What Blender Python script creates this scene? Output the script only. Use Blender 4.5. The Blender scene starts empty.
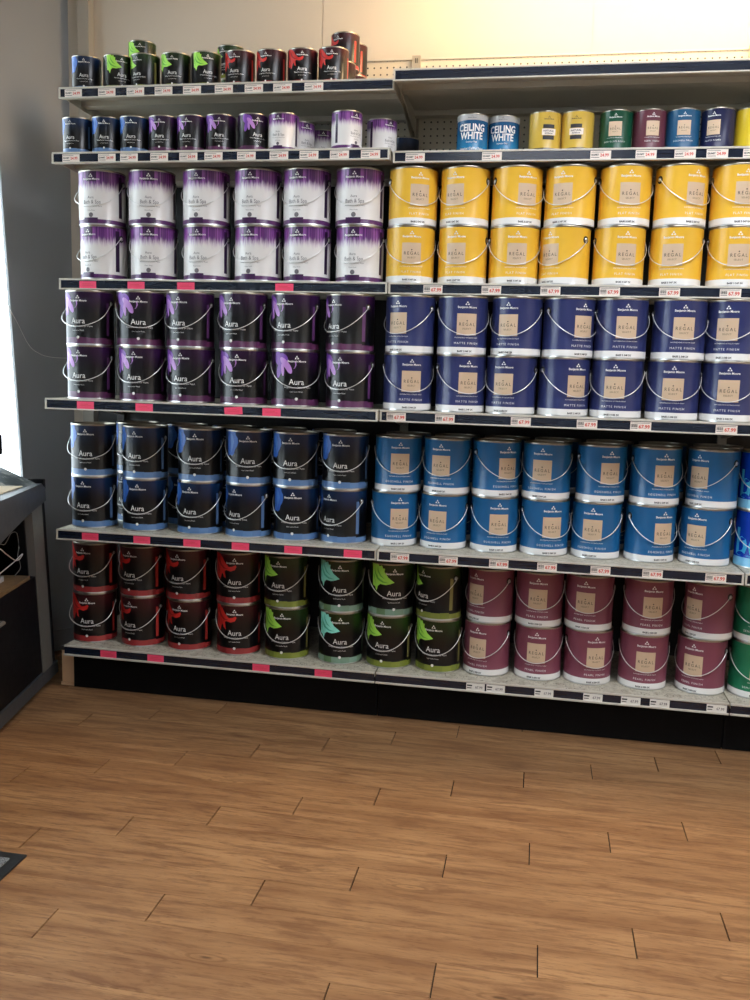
import bpy, bmesh, math, random
from mathutils import Vector, Matrix
random.seed(7)
C = bpy.context.scene.collection
PI = math.pi

# ------------------------------------------------------------------ helpers
def link(o):
    C.objects.link(o); return o

def new_obj(name, bm, mats, parent=None, smooth=None):
    me = bpy.data.meshes.new(name)
    bm.to_mesh(me); bm.free()
    for m in (mats if isinstance(mats, (list, tuple)) else [mats]):
        me.materials.append(m)
    o = link(bpy.data.objects.new(name, me))
    if smooth:
        me.shade_smooth() if hasattr(me, 'shade_smooth') else None
        try:
            me.set_sharp_from_angle(angle=math.radians(smooth))
        except Exception:
            pass
    if parent: o.parent = parent
    return o

def tag(o, label=None, cat=None, group=None, kind=None):
    if label: o['label'] = label
    if cat: o['category'] = cat
    if group: o['group'] = group
    if kind: o['kind'] = kind
    return o

def empty(name, loc=(0, 0, 0), rz=0):
    o = link(bpy.data.objects.new(name, None))
    o.empty_display_size = 0.05
    o.location = loc; o.rotation_euler = (0, 0, rz)
    return o

def box(bm, x0, x1, y0, y1, z0, z1, mi=0, bev=0):
    vs = [bm.verts.new((x, y, z)) for x in (x0, x1) for y in (y0, y1) for z in (z0, z1)]
    idx = [(0, 1, 3, 2), (4, 6, 7, 5), (0, 4, 5, 1), (2, 3, 7, 6), (0, 2, 6, 4), (1, 5, 7, 3)]
    fs = [bm.faces.new([vs[i] for i in f]) for f in idx]
    for f in fs: f.material_index = mi
    if bev:
        es = list({e for f in fs for e in f.edges})
        r = bmesh.ops.bevel(bm, geom=es, offset=bev, segments=2, affect='EDGES', profile=0.5)
        for f in r['faces']: f.material_index = mi
    return fs

def prism(bm, pts, a, b, mi=0, m=None):
    """polygon pts [(p,q)] swept from a to b; m maps (p,q,t) -> xyz"""
    m = m or (lambda p, q, t: (p, t, q))
    A = [bm.verts.new(m(p, q, a)) for p, q in pts]
    B = [bm.verts.new(m(p, q, b)) for p, q in pts]
    n = len(pts)
    fs = [bm.faces.new(A), bm.faces.new(B[::-1])]
    for i in range(n):
        fs.append(bm.faces.new((A[i], B[i], B[(i + 1) % n], A[(i + 1) % n])))
    for f in fs: f.material_index = mi
    return fs

def lathe(bm, prof, n=48, mi=0, c=(0, 0)):
    rings = []
    for r, z in prof:
        if r < 1e-6:
            rings.append([bm.verts.new((c[0], c[1], z))])
        else:
            rings.append([bm.verts.new((c[0] + r * math.cos(2 * PI * i / n), c[1] + r * math.sin(2 * PI * i / n), z)) for i in range(n)])
    mis = mi if isinstance(mi, (list, tuple)) else [mi] * (len(prof) - 1)
    for k in range(len(rings) - 1):
        a, b = rings[k], rings[k + 1]
        for i in range(n):
            j = (i + 1) % n
            if len(a) == 1 and len(b) == 1: continue
            if len(a) == 1: f = bm.faces.new((a[0], b[j], b[i]))
            elif len(b) == 1: f = bm.faces.new((a[i], a[j], b[0]))
            else: f = bm.faces.new((a[i], a[j], b[j], b[i]))
            f.material_index = mis[k]

def tube(bm, pts, r, n=6, mi=0):
    pts = [Vector(p) for p in pts]
    rings = []; prev = None
    for i, p in enumerate(pts):
        t = (pts[min(i + 1, len(pts) - 1)] - pts[max(i - 1, 0)]).normalized()
        if prev is None:
            u = t.orthogonal().normalized()
        else:
            u = (prev - t * prev.dot(t)).normalized()
        prev = u; v = t.cross(u)
        rings.append([bm.verts.new(p + r * (math.cos(2 * PI * k / n) * u + math.sin(2 * PI * k / n) * v)) for k in range(n)])
    for a, b in zip(rings, rings[1:]):
        for k in range(n):
            f = bm.faces.new((a[k], a[(k + 1) % n], b[(k + 1) % n], b[k])); f.material_index = mi
    for rr in (rings[0][::-1], rings[-1]):
        f = bm.faces.new(rr); f.material_index = mi

def spline(P, n=8):
    P = [Vector(p) for p in P]; out = []
    Q = [P[0] * 2 - P[1]] + P + [P[-1] * 2 - P[-2]]
    for i in range(1, len(Q) - 2):
        for k in range(n):
            t = k / n
            a, b, c, d = Q[i - 1], Q[i], Q[i + 1], Q[i + 2]
            out.append(0.5 * ((2 * b) + (c - a) * t + (2 * a - 5 * b + 4 * c - d) * t * t + (3 * b - a - 3 * c + d) * t ** 3))
    out.append(P[-1]); return out

# ------------------------------------------------------------------ materials
def srgb(h):
    if isinstance(h, str):
        h = h.lstrip('#'); h = [int(h[i:i + 2], 16) / 255 for i in (0, 2, 4)]
    return tuple(c / 12.92 if c <= .04045 else ((c + .055) / 1.055) ** 2.4 for c in h) + (1,)

class NT:
    def __init__(s, name):
        s.m = bpy.data.materials.new(name); s.m.use_nodes = True
        s.t = s.m.node_tree; s.b = s.t.nodes['Principled BSDF']
    def n(s, typ, **kw):
        nd = s.t.nodes.new(typ)
        for k, v in kw.items(): setattr(nd, k, v)
        return nd
    def put(s, sock, v):
        if isinstance(v, bpy.types.NodeSocket): s.t.links.new(v, sock)
        else: sock.default_value = v
    def math(s, op, a, b=0.0, c=None, clamp=False):
        nd = s.n('ShaderNodeMath', operation=op, use_clamp=clamp)
        s.put(nd.inputs[0], a); s.put(nd.inputs[1], b)
        if c is not None: s.put(nd.inputs[2], c)
        return nd.outputs[0]
    def mix(s, f, a, b):
        nd = s.n('ShaderNodeMix', data_type='RGBA')
        s.put(nd.inputs[0], f); s.put(nd.inputs[6], a); s.put(nd.inputs[7], b)
        return nd.outputs[2]
    def step(s, x, lo, hi):
        nd = s.n('ShaderNodeMapRange', interpolation_type='SMOOTHSTEP')
        s.put(nd.inputs[0], x); nd.inputs[1].default_value = lo; nd.inputs[2].default_value = hi
        return nd.outputs[0]
    def obj(s):
        tc = s.n('ShaderNodeTexCoord'); return tc.outputs['Object']
    def xyz(s, v):
        nd = s.n('ShaderNodeSeparateXYZ'); s.put(nd.inputs[0], v); return nd.outputs
    def comb(s, x, y, z):
        nd = s.n('ShaderNodeCombineXYZ')
        for i, v in enumerate((x, y, z)): s.put(nd.inputs[i], v)
        return nd.outputs[0]
    def noise(s, vec, scale=5, detail=3, rough=.5):
        nd = s.n('ShaderNodeTexNoise'); s.put(nd.inputs['Vector'], vec)
        nd.inputs['Scale'].default_value = scale; nd.inputs['Detail'].default_value = detail
        nd.inputs['Roughness'].default_value = rough
        return nd.outputs['Fac']
    def bump(s, h, strength=.2, dist=.002):
        nd = s.n('ShaderNodeBump'); nd.inputs['Strength'].default_value = strength
        nd.inputs['Distance'].default_value = dist
        s.put(nd.inputs['Height'], h); s.t.links.new(nd.outputs[0], s.b.inputs['Normal'])
    def fin(s, col, rough=.5, metal=0.0, spec=.5):
        s.put(s.b.inputs['Base Color'], col); s.put(s.b.inputs['Roughness'], rough)
        s.put(s.b.inputs['Metallic'], metal); s.b.inputs['Specular IOR Level'].default_value = spec
        return s.m

def plain(name, col, rough=.5, metal=0.0, spec=.5, var=0.06):
    """solid colour with faint procedural wear"""
    t = NT(name); c = srgb(col)
    nz = t.noise(t.obj(), 40, 3)
    f = t.math('MULTIPLY', nz, var)
    col2 = t.mix(f, c, tuple(x * .5 for x in c[:3]) + (1,))
    r = t.math('MULTIPLY_ADD', nz, .12, rough - .06)
    return t.fin(col2, r, metal, spec)

def emit(name, col, strength):
    t = NT(name)
    t.b.inputs['Emission Color'].default_value = srgb(col)
    t.b.inputs['Emission Strength'].default_value = strength
    return t.fin(srgb(col), .5)

M = {}
M['steel'] = plain('bright_tinplate', '#cfd0d0', .3, 1.0)
M['lid'] = plain('lid_metal', '#a8a294', .3, 1.0)
M['wire'] = plain('bail_wire', '#e6e6e4', .3, .45)
M['ear_dark'] = plain('ear_socket', '#23221f', .4)
M['shelf'] = plain('shelf_enamel', '#bdb7a8', .45)
M['shelf_rim'] = plain('shelf_lip_enamel', '#d0ccc0', .35)
M['black'] = plain('black_base_laminate', '#0d0e10', .75, 0, .15)
M['upright'] = plain('upright_enamel', '#a8a294', .5)
M['white_print'] = plain('white_ink', '#f2f2f0', .45)
M['grey_print'] = plain('grey_ink', '#6d6a6e', .5)
M['dark_print'] = plain('dark_ink', '#26262a', .5)
M['red_print'] = plain('red_ink', '#d8402c', .5)
M['pink'] = plain('pink_tag_card', '#ff4f78', .6)
M['tagwhite'] = plain('price_tag_card', '#f0e6dc', .6)
M['tagblank'] = plain('blank_tag_card', '#eeede6', .6)
M['beige_sq'] = plain('beige_label_panel', '#d4ba9c', .45)

def speckled():
    t = NT('speckled_deck'); o = t.obj()
    a = t.step(t.noise(o, 160, 2), .60, .68)
    b = t.step(t.noise(o, 45, 4), .35, .75)
    c = t.mix(b, srgb('#c4bfae'), srgb('#a39c89'))
    return t.fin(t.mix(a, c, srgb('#5c564a')), .5)
M['deck'] = speckled()

def channel():
    t = NT('navy_price_channel')
    nz = t.noise(t.comb(t.math('MULTIPLY', t.xyz(t.obj())[0], 3), t.xyz(t.obj())[1], t.math('MULTIPLY', t.xyz(t.obj())[2], 60)), 4, 2)
    return t.fin(t.mix(nz, srgb('#0d1420'), srgb('#232c3e')), .18, 0, .6)
M['channel'] = channel()

def can_angle(t):
    x, y, z = t.xyz(t.obj())
    return t.math('ARCTAN2', x, t.math('MULTIPLY', y, -1.0)), z      # 0 in front, + to the right

def band_mask(t, v, lo, hi, e=.0006):
    return t.math('MULTIPLY', t.step(v, lo - e, lo + e), t.math('SUBTRACT', 1.0, t.step(v, hi - e, hi + e)))

def aura_body(name, tint, band, band2, strip):
    t = NT(name); a, z = can_angle(t)
    col = t.mix(t.step(z, .10, .205), srgb('#08080a'), srgb(tint))
    # colour of the glow is patchy round the can
    col = t.mix(t.math('MULTIPLY', t.step(t.noise(t.comb(t.math('SINE', a), t.math('COSINE', a), t.math('MULTIPLY', z, 2)), 1.2, 1), .35, .75), .5), col, srgb('#0a0a0c'))
    k = t.math('FLOOR', t.math('MULTIPLY', t.math('ADD', a, 3.3), 2.4))
    wn = t.n('ShaderNodeTexWhiteNoise', noise_dimensions='1D'); t.put(wn.inputs['W'], k)
    bc = t.mix(wn.outputs['Value'], srgb(band), srgb(band2))
    top = t.math('MULTIPLY_ADD', t.step(wn.outputs['Value'], .45, .55), .004, .0225)
    inb = t.math('LESS_THAN', z, top)
    col = t.mix(inb, col, bc)
    st = t.math('MULTIPLY', band_mask(t, a, 1.28, 1.44, .008), band_mask(t, z, .035, .150))
    col = t.mix(st, col, srgb(strip))
    return t.fin(col, .28, 0, .45)

def bath_body():
    t = NT('purple_splash_label'); a, z = can_angle(t)
    ca, sa = t.math('COSINE', a), t.math('SINE', a)
    streak = t.noise(t.comb(t.math('MULTIPLY', sa, 9), t.math('MULTIPLY', ca, 9), t.math('MULTIPLY', z, 10)), 1.6, 4, .6)
    edge = t.math('MULTIPLY_ADD', streak, .06, z)
    f = t.step(edge, .143, .182)
    k = t.noise(t.comb(t.math('MULTIPLY', sa, 14), t.math('MULTIPLY', ca, 14), z), 1.2, 1)
    pur = t.mix(t.step(k, .42, .6), srgb('#5c2a72'), srgb('#9458a6'))
    pur = t.mix(t.math('MULTIPLY', t.step(z, .172, .190), .55), pur, srgb('#2a1038'))
    lilac = t.mix(t.step(edge, .150, .178), srgb('#b79ac6'), pur)
    col = t.mix(f, srgb('#e6e4e2'), lilac)
    blk = t.math('MULTIPLY', band_mask(t, a, -.25, .25, .01), band_mask(t, z, .150, .190))
    col = t.mix(t.math('MULTIPLY', blk, .85), col, srgb('#2c0f38'))
    topb = t.math('MULTIPLY_ADD', band_mask(t, a, -.36, .30, .005), .006, .019)
    col = t.mix(t.math('LESS_THAN', z, topb), col, t.mix(band_mask(t, a, -.36, .30, .005), srgb('#5b2c66'), srgb('#3d1a4a')))
    aa = t.math('ABSOLUTE', a)
    st = t.math('MULTIPLY', band_mask(t, aa, 1.26, 1.46, .008), band_mask(t, z, .03, .175))
    col = t.mix(st, col, srgb('#2a1038'))
    return t.fin(col, .28, 0, .45)

def regal_body(name, colr, white=True):
    t = NT(name); a, z = can_angle(t)
    nz = t.noise(t.obj(), 30, 2)
    col = t.mix(t.math('MULTIPLY', nz, .15), srgb(colr), tuple(c * .6 for c in srgb(colr)[:3]) + (1,))
    if white: col = t.mix(t.math('LESS_THAN', z, .0245), col, srgb('#e9e9e6'))
    return t.fin(col, .3, 0, .45)

def ceiling_body():
    t = NT('blue_label_with_silver_band'); a, z = can_angle(t)
    col = t.mix(t.step(z, .02, .12), srgb('#2a7cab'), srgb('#1b527e'))
    col = t.mix(t.math('GREATER_THAN', z, .158), col, srgb('#b4b5b4'))
    return t.fin(col, .26, 0, .5)

def gold_body():
    t = NT('gold_label'); a, z = can_angle(t)
    col = t.mix(t.math('LESS_THAN', z, .012), srgb('#cfae48'), srgb('#3a372a'))
    return t.fin(col, .28, 0.0, .5)

def azure_body():
    t = NT('bright_blue_label'); a, z = can_angle(t)
    col = t.mix(t.math('LESS_THAN', z, .034), srgb('#0b3cb4'), srgb('#7cc4ea'))
    return t.fin(col, .26, 0, .5)

B = {
 'bath': bath_body(),
 'orchid': aura_body('black_label_purple_glow', '#3d1a4e', '#6f3a63', '#4a2346', '#5e3668'),
 'iris': aura_body('black_label_blue_glow', '#16396a', '#7097c6', '#4a6c9e', '#5878a6'),
 'scarlet': aura_body('black_label_red_glow', '#521a22', '#b8403e', '#822a2c', '#b83a34'),
 'lime': aura_body('black_label_green_glow', '#2c4a1c', '#99a444', '#66722c', '#85804a'),
 'aqua': aura_body('black_label_green_glow_aqua_band', '#274618', '#9fc3bd', '#5c7a4c', '#7d9a70'),
 'flat': regal_body('yellow_label', '#f0be3c'),
 'matte': regal_body('navy_label', '#30386a'),
 'eggshell': regal_body('teal_blue_label', '#1f649a'),
 'pearl': regal_body('maroon_label', '#84485a'),
 'semi': regal_body('emerald_label', '#1a7a56'),
 'q_matte': regal_body('navy_label_plain_shaded', '#1c2048', False),  # navy to emerald quart labels darkened, the top shelf's shade put into their colour
 'q_eggshell': regal_body('teal_label_plain_shaded', '#1b567e', False),
 'q_pearl': regal_body('maroon_label_plain_shaded', '#63323f', False),
 'q_semi': regal_body('emerald_label_plain_shaded', '#0d4c35', False),
 'q_yellow': regal_body('yellow_label_plain', '#dcc02a', False),
 'q_ceiling': ceiling_body(), 'q_gold': gold_body(), 'azure': azure_body(),  # ceiling and gold quarts toned down for that shade as well
}
for q_, s_ in (('q_bath', 'bath'), ('q_orchid', 'orchid'), ('q_iris', 'iris'), ('q_scarlet', 'scarlet'), ('q_lime', 'lime'), ('leafpale', 'aqua')):
    B[q_] = B[s_]

# ------------------------------------------------------------------ label art, drawn flat (x right, z up, metres) then wrapped on the can
RB = .0832
def text_flat(s, size, x=0, z=0, sx=1.0, bold=0.0, mi=0, align='CENTER', space=1.0):
    cu = bpy.data.curves.new('t', 'FONT'); cu.body = s; cu.size = size
    cu.align_x = align; cu.resolution_u = 2; cu.offset = bold; cu.space_character = space
    o = link(bpy.data.objects.new('t', cu)); bpy.context.view_layer.update()
    me = bpy.data.meshes.new_from_object(o.evaluated_get(bpy.context.evaluated_depsgraph_get()))
    vs = [(v.co.x * sx + x, v.co.y + z) for v in me.vertices]
    fs = [tuple(p.vertices) for p in me.polygons]
    bpy.data.objects.remove(o); bpy.data.curves.remove(cu); bpy.data.meshes.remove(me)
    return vs, fs, mi, 0
def poly(pts, mi=0, lift=0):
    return list(pts), [tuple(range(len(pts)))], mi, lift
def rect(x0, x1, z0, z1, mi=0, lift=0): return poly([(x0, z0), (x1, z0), (x1, z1), (x0, z1)], mi, lift)
def ell(cx, cz, rx, rz, rot=0, mi=0, lift=0, n=20):
    c, s = math.cos(rot), math.sin(rot)
    return poly([(cx + rx * math.cos(2 * PI * i / n) * c - rz * math.sin(2 * PI * i / n) * s,
                  cz + rx * math.cos(2 * PI * i / n) * s + rz * math.sin(2 * PI * i / n) * c) for i in range(n)], mi, lift)

def wrap(name, arts, mats, R=RB):
    bm = bmesh.new()
    for vs, fs, mi, lift in arts:
        b2 = bmesh.new()
        vv = [b2.verts.new((x, 0, z)) for x, z in vs]
        for f in fs:
            try: b2.faces.new([vv[i] for i in f])
            except ValueError: pass
        xs = [x for x, z in vs]
        span = max(xs) - min(xs)
        if span > .012 and len(fs) < 40:
            bmesh.ops.triangulate(b2, faces=b2.faces[:])
            x = min(xs) + .006
            while x < max(xs):
                bmesh.ops.bisect_plane(b2, geom=b2.verts[:] + b2.edges[:] + b2.faces[:], plane_co=(x, 0, 0), plane_no=(1, 0, 0))
                x += .006
        b2.normal_update()
        ids = {}
        for v in b2.verts:
            a = v.co.x / R; r = R + .0005 + .00025 * lift
            ids[v] = bm.verts.new((r * math.sin(a), -r * math.cos(a), v.co.z))
        for f in b2.faces:
            try:
                nf = bm.faces.new([ids[v] for v in (f.verts if f.normal.y < 0 else reversed(f.verts))])
                nf.material_index = mi
            except ValueError: pass
        b2.free()
    me = bpy.data.meshes.new(name); bm.to_mesh(me); bm.free()
    for m in mats: me.materials.append(m)
    return me

H = .192
def T(y): return H - y       # distance below the can's top
def logo(mi, z=T(.030), s=1.0):
    out = []
    for dx, dz in ((-.0042, 0), (.0042, 0), (0, .0062)):      # three small triangles make the peak
        out.append(poly([((dx - .0036) * s, z + dz * s), ((dx + .0036) * s, z + dz * s), (dx * s, z + (dz + .0058) * s)], mi))
    out.append(text_flat('Benjamin Moore', .0098 * s, 0, z - .0105 * s, .98, .00022, mi))
    return out

def regal_art(finish, code, ink=0):
    A = logo(0)
    A.append(rect(-.033, .033, T(.128), T(.058), 1))
    A.append(text_flat('REGAL', .0150, 0.0005, T(.098), .92, 0.0, 2, space=1.45)); A[-1] = A[-1][:3] + (1,)
    A.append(ell(.0005, T(.0815), .0022, .0022, 0, 2, 1, 10))
    A.append(text_flat('SELECT', .0075, 0, T(.110), 1.0, 0, 2, space=1.2)); A[-1] = A[-1][:3] + (1,)
    A.append(text_flat('WATERBORNE INTERIOR PAINT', .0052, 0, T(.1385), 1.05, 0, 0))
    A.append(text_flat(finish, .0100, 0, T(.158), 1.0, 0.0, 0, space=1.32))
    if code: A.append(text_flat(code, .0078, -.005, .0085, 1.0, .0003, 3))
    return A

def aura_text():
    A = logo(0)
    A.append(text_flat('Aura', .028, 0, T(.117), .95, .0001, 0))
    A.append(text_flat('Waterborne Interior Paint', .0085, .004, T(.129), 1.05, 0, 0))
    A.append(text_flat('Low Lustre Finish', .0062, 0, T(.143), 1.0, 0, 0))
    A.append(ell(0, T(.1655), .0052, .0052, 0, 0, 1, 16))
    return A
def mm(pts): return [(x / 1000, T(y / 1000)) for x, y in pts]
LEAF = mm([(-92, 4), (-74, 6), (-64, 2), (-58, 12), (-48, 8), (-46, 19), (-36, 19), (-38, 31), (-31, 38), (-24, 50), (-14, 57), (0, 68), (-15, 74), (-32, 78), (-53, 76), (-63, 84), (-69, 103), (-76, 88), (-88, 84)])
LV = [mm([(-80, 22), (-72, 40), (-60, 55), (-40, 66), (-18, 70), (-44, 70), (-66, 60), (-78, 42)]),
      mm([(-66, 8), (-62, 28), (-50, 45), (-34, 58), (-54, 48), (-66, 30)]),
      mm([(-84, 36), (-78, 60), (-70, 84), (-79, 64), (-86, 48)])]
RED = [mm([(-88, 4), (-70, 2), (-60, 12), (-50, 20), (-40, 34), (-34, 46), (-22, 52), (-8, 50), (4, 44), (8, 50), (2, 62), (-14, 68), (-32, 64), (-40, 70), (-38, 84), (-34, 96), (-44, 90), (-50, 76), (-56, 84), (-62, 102), (-70, 108), (-72, 92), (-80, 100), (-90, 90)])]
RV = [mm([(-76, 12), (-66, 26), (-56, 44), (-40, 56), (-20, 60), (-44, 60), (-62, 48), (-72, 32)]), mm([(-80, 40), (-70, 62), (-66, 86), (-74, 70), (-82, 56)])]
def aura_art(kind):
    A = aura_text()
    if kind == 'leaf':
        A.append(poly(LEAF, 1)); A += [poly(v, 2, 1) for v in LV]
    if kind == 'red':
        A += [poly(p, 1) for p in RED]; A += [poly(v, 2, 1) for v in RV]
    if kind == 'orchid':
        A += [ell(-.070, T(.028), .016, .024, .2, 1), ell(-.064, T(.064), .011, .032, -.25, 1), ell(-.046, T(.024), .010, .018, .9, 1),
              ell(-.040, T(.046), .011, .028, .75, 2, 1), ell(-.030, T(.058), .010, .024, .5, 2, 2), ell(-.050, T(.066), .006, .022, .1, 2, 2),
              poly(mm([(-6, 36), (-2, 40), (-1, 50), (-6, 60), (-13, 65), (-7, 58), (-5, 48), (-7, 40)]), 2)]
    if kind == 'iris':
        A += [poly(mm([(-88, 0), (-62, -2), (-48, 6), (-46, 18), (-38, 28), (-36, 44), (-42, 58), (-50, 70), (-54, 84), (-64, 92), (-72, 88), (-88, 94)]), 1),
              poly(mm([(-74, 8), (-60, 20), (-54, 40), (-60, 62), (-66, 80), (-70, 60), (-66, 36)]), 2, 1)]
    return A
def bath_art():
    A = logo(0, T(.026))
    A.append(text_flat('Aura', .0125, -.001, T(.101), .95, 0, 1))
    A.append(text_flat('Bath & Spa', .019, .002, T(.119), .82, 0.0, 1))
    A.append(text_flat('Waterborne Interior Paint', .0065, .003, T(.130), 1.05, 0, 1))
    A.append(text_flat('Matte Finish', .0058, 0, T(.144), 1, 0, 1))
    A.append(ell(0, T(.158), .0082, .0082, 0, 1, 1, 18))
    return A
def ceiling_art():
    A = [x[:2] + (1, 0) for x in logo(1, T(.017), .7)]
    A.append(text_flat('CEILING', .050, 0, T(.088), .80, .0014, 0))
    A.append(text_flat('WHITE', .050, 0, T(.128), .80, .0014, 0))
    A.append(text_flat('Interior Flat', .012, 0, T(.146), 1, 0, 0))
    A.append(text_flat('Interior Ceiling Paint', .0165, 0, T(.180), .95, .0003, 0))
    return A
def gold_art():
    A = [x[:2] + (1, 0) for x in logo(1, T(.034), .8)]
    A += [rect(-.03, .03, T(.085), T(.066), 1), rect(-.035, .038, T(.118), T(.087), 0), rect(-.03, .03, T(.140), T(.120), 1)]
    A.append(text_flat('NATURAL', .013, 0, T(.102), .95, .0003, 1)); A[-1] = A[-1][:3] + (1,)
    A.append(text_flat('INTERIOR', .010, 0, T(.1135), .95, .0002, 1)); A[-1] = A[-1][:3] + (1,)
    return A
def azure_art():
    A = logo(0)
    A.append(text_flat('ben', .125, -.02, T(.150), .85, .003, 1))
    A.append(text_flat('Waterborne Interior Paint', .009, 0, .037, 1, 0, 1))
    return A
def ink(name, c): return plain(name, c, .4)
W_, D_, G_ = M['white_print'], M['dark_print'], M['grey_print']
lime1, lime2 = ink('lime_leaf', '#b0f05c'), ink('lime_leaf_vein', '#6cc440')
aqua1, aqua2 = ink('aqua_leaf', '#94f0e0'), ink('aqua_leaf_vein', '#58c8ac')
red1, red2 = ink('red_petal', '#d8302a'), ink('red_petal_shade', '#9a1a1c')
orc1, orc2 = ink('violet_petal', '#7c46ae'), ink('lilac_petal', '#bc88d4')
iri1, iri2 = ink('blue_petal', '#2f66c0'), ink('light_blue_petal', '#4a80d0')
cyan = ink('cyan_letter', '#3cb8ea')
regm = [W_, M['beige_sq'], D_, D_]
ART = {
 'bath': wrap('label_print_bath', bath_art(), [W_, G_]),
 'orchid': wrap('label_print_orchid', aura_art('orchid'), [W_, orc1, orc2]),
 'iris': wrap('label_print_iris', aura_art('iris'), [W_, iri1, iri2]),
 'scarlet': wrap('label_print_scarlet', aura_art('red'), [W_, red1, red2]),
 'lime': wrap('label_print_lime', aura_art('leaf'), [W_, lime1, lime2]),
 'aqua': wrap('label_print_aqua', aura_art('leaf'), [W_, aqua1, aqua2]),
 'flat': wrap('label_print_flat', regal_art('FLAT FINISH', 'BASE 3 547 3X'), regm),
 'matte': wrap('label_print_matte', regal_art('MATTE FINISH', 'BASE 2 548 2X'), regm),
 'eggshell': wrap('label_print_eggshell', regal_art('EGGSHELL FINISH', 'BASE 2 549 2X'), regm),
 'pearl': wrap('label_print_pearl', regal_art('PEARL FINISH', 'BASE 2 550 2X'), regm),
 'semi': wrap('label_print_semi', regal_art('SEMI-GLOSS FINISH', 'BASE 2 551 2X'), regm),
 'q_ceiling': wrap('label_print_ceiling', ceiling_art(), [W_, G_]),
 'q_gold': wrap('label_print_gold', gold_art(), [M['tagwhite'], D_]),
 'azure': wrap('label_print_azure', azure_art(), [W_, cyan]),
}
for q_ in ('matte', 'eggshell', 'pearl', 'semi'):
    ART['q_' + q_] = wrap('label_print_quart_' + q_, regal_art({'matte': 'MATTE FINISH', 'eggshell': 'EGGSHELL FINISH', 'pearl': 'PEARL FINISH', 'semi': 'SEMI-GLOSS FINISH'}[q_], ''), regm)
ART['q_yellow'] = wrap('label_print_quart_yellow', regal_art('FLAT FINISH', ''), regm)
for q_, s_ in (('q_bath', 'bath'), ('q_orchid', 'orchid'), ('q_iris', 'iris'), ('q_scarlet', 'scarlet'), ('q_lime', 'lime'), ('leafpale', 'lime')):
    ART[q_] = ART[s_]

# ------------------------------------------------------------------ the paint cans
def smooth_mesh(bm, name, mats, ang=35):
    o = new_obj(name, bm, mats, None, ang); me = o.data
    bpy.data.objects.remove(o); return me
bm = bmesh.new()
lathe(bm, [(0, .003), (.078, .003), (.0815, 0), (.0838, .0006), (.0838, .0035), (RB, .005), (RB, .1855), (.0834, .1862)], 64, [1, 1, 1, 1, 1, 0, 1])
BODY = smooth_mesh(bm, 'can_body', [B['bath'], M['steel']])
bm = bmesh.new()
lathe(bm, [(.0834, .1858), (.0842, .187), (.0842, .1905), (.0832, .192), (.0815, .192), (.0802, .1905), (.0798, .186),
           (.076, .1855), (.0745, .1875), (.072, .1885), (.069, .1875), (.0675, .184), (.0, .1838)], 64)
LID = smooth_mesh(bm, 'can_lid', [M['lid']])
def ear_mesh():
    bm = bmesh.new()
    lathe(bm, [(.0125, 0), (.0125, .0015), (.0105, .003), (.009, .0022), (.0062, .002)], 20, 1)
    lathe(bm, [(.0070, .0015), (.0070, .0035), (.0052, .0056), (.0025, .0065), (0, .0067)], 16, 0)
    bmesh.ops.rotate(bm, verts=bm.verts[:], matrix=Matrix.Rotation(PI / 2, 3, 'Y'))
    bmesh.ops.translate(bm, verts=bm.verts[:], vec=(RB - .0012, 0, .149))
    return smooth_mesh(bm, 'can_ear', [M['steel'], M['ear_dark']])
EAR = ear_mesh()
def bail_mesh(bulge=0.0):
    bm = bmesh.new(); pts = []
    n = 36
    for i in range(n + 1):
        t = PI * i / n
        s = math.sin(t)
        x = -.0868 * math.cos(t) * (1 + bulge * math.sin(2 * t) ** 2)
        y = -.0885 * s ** .9 if s > 0 else 0
        z = .149 - .085 * (s ** .85 if s > 0 else 0)
        pts.append((x, y, z))
    for sgn, k in ((-1, 0), (1, -1)):       # hook into the ear
        hook = [(sgn * .083, .001, .1505), (sgn * .0862, .0005, .1515)]
        pts = hook + pts if k == 0 else pts + hook[::-1]
    tube(bm, pts, .0015, 6)
    return smooth_mesh(bm, 'can_handle', [M['wire']], 60)
BAIL = bail_mesh(); BAIL_WIDE = bail_mesh(.16)

bodies = {}
def body_for(kind):
    m = B[kind]
    if m.name not in bodies:
        me = BODY.copy(); me.name = 'can_body_' + m.name; me.materials[0] = m; bodies[m.name] = me
    return bodies[m.name]

def make_can(kind, x, y, z, th, jit=0.0):
    quart = kind.startswith('q_')
    root = empty('quart_paint_can' if quart else 'paint_can', (x, y, z), math.radians(th))
    if quart: root.scale = (.628, .628, .645)
    elif z < 1.1: root.scale = (1, 1, 1.02)
    def part(nm, me, rz=0):
        o = link(bpy.data.objects.new(nm, me)); o.parent = root; o.rotation_euler.z = rz; return o
    part('body', body_for(kind)); part('lid', LID)
    part('label_print', ART[kind])
    if not quart:
        part('ear', EAR); part('ear', EAR, PI)
        part('handle', BAIL_WIDE if x < .14 else BAIL, math.radians(jit))
    return root

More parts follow.
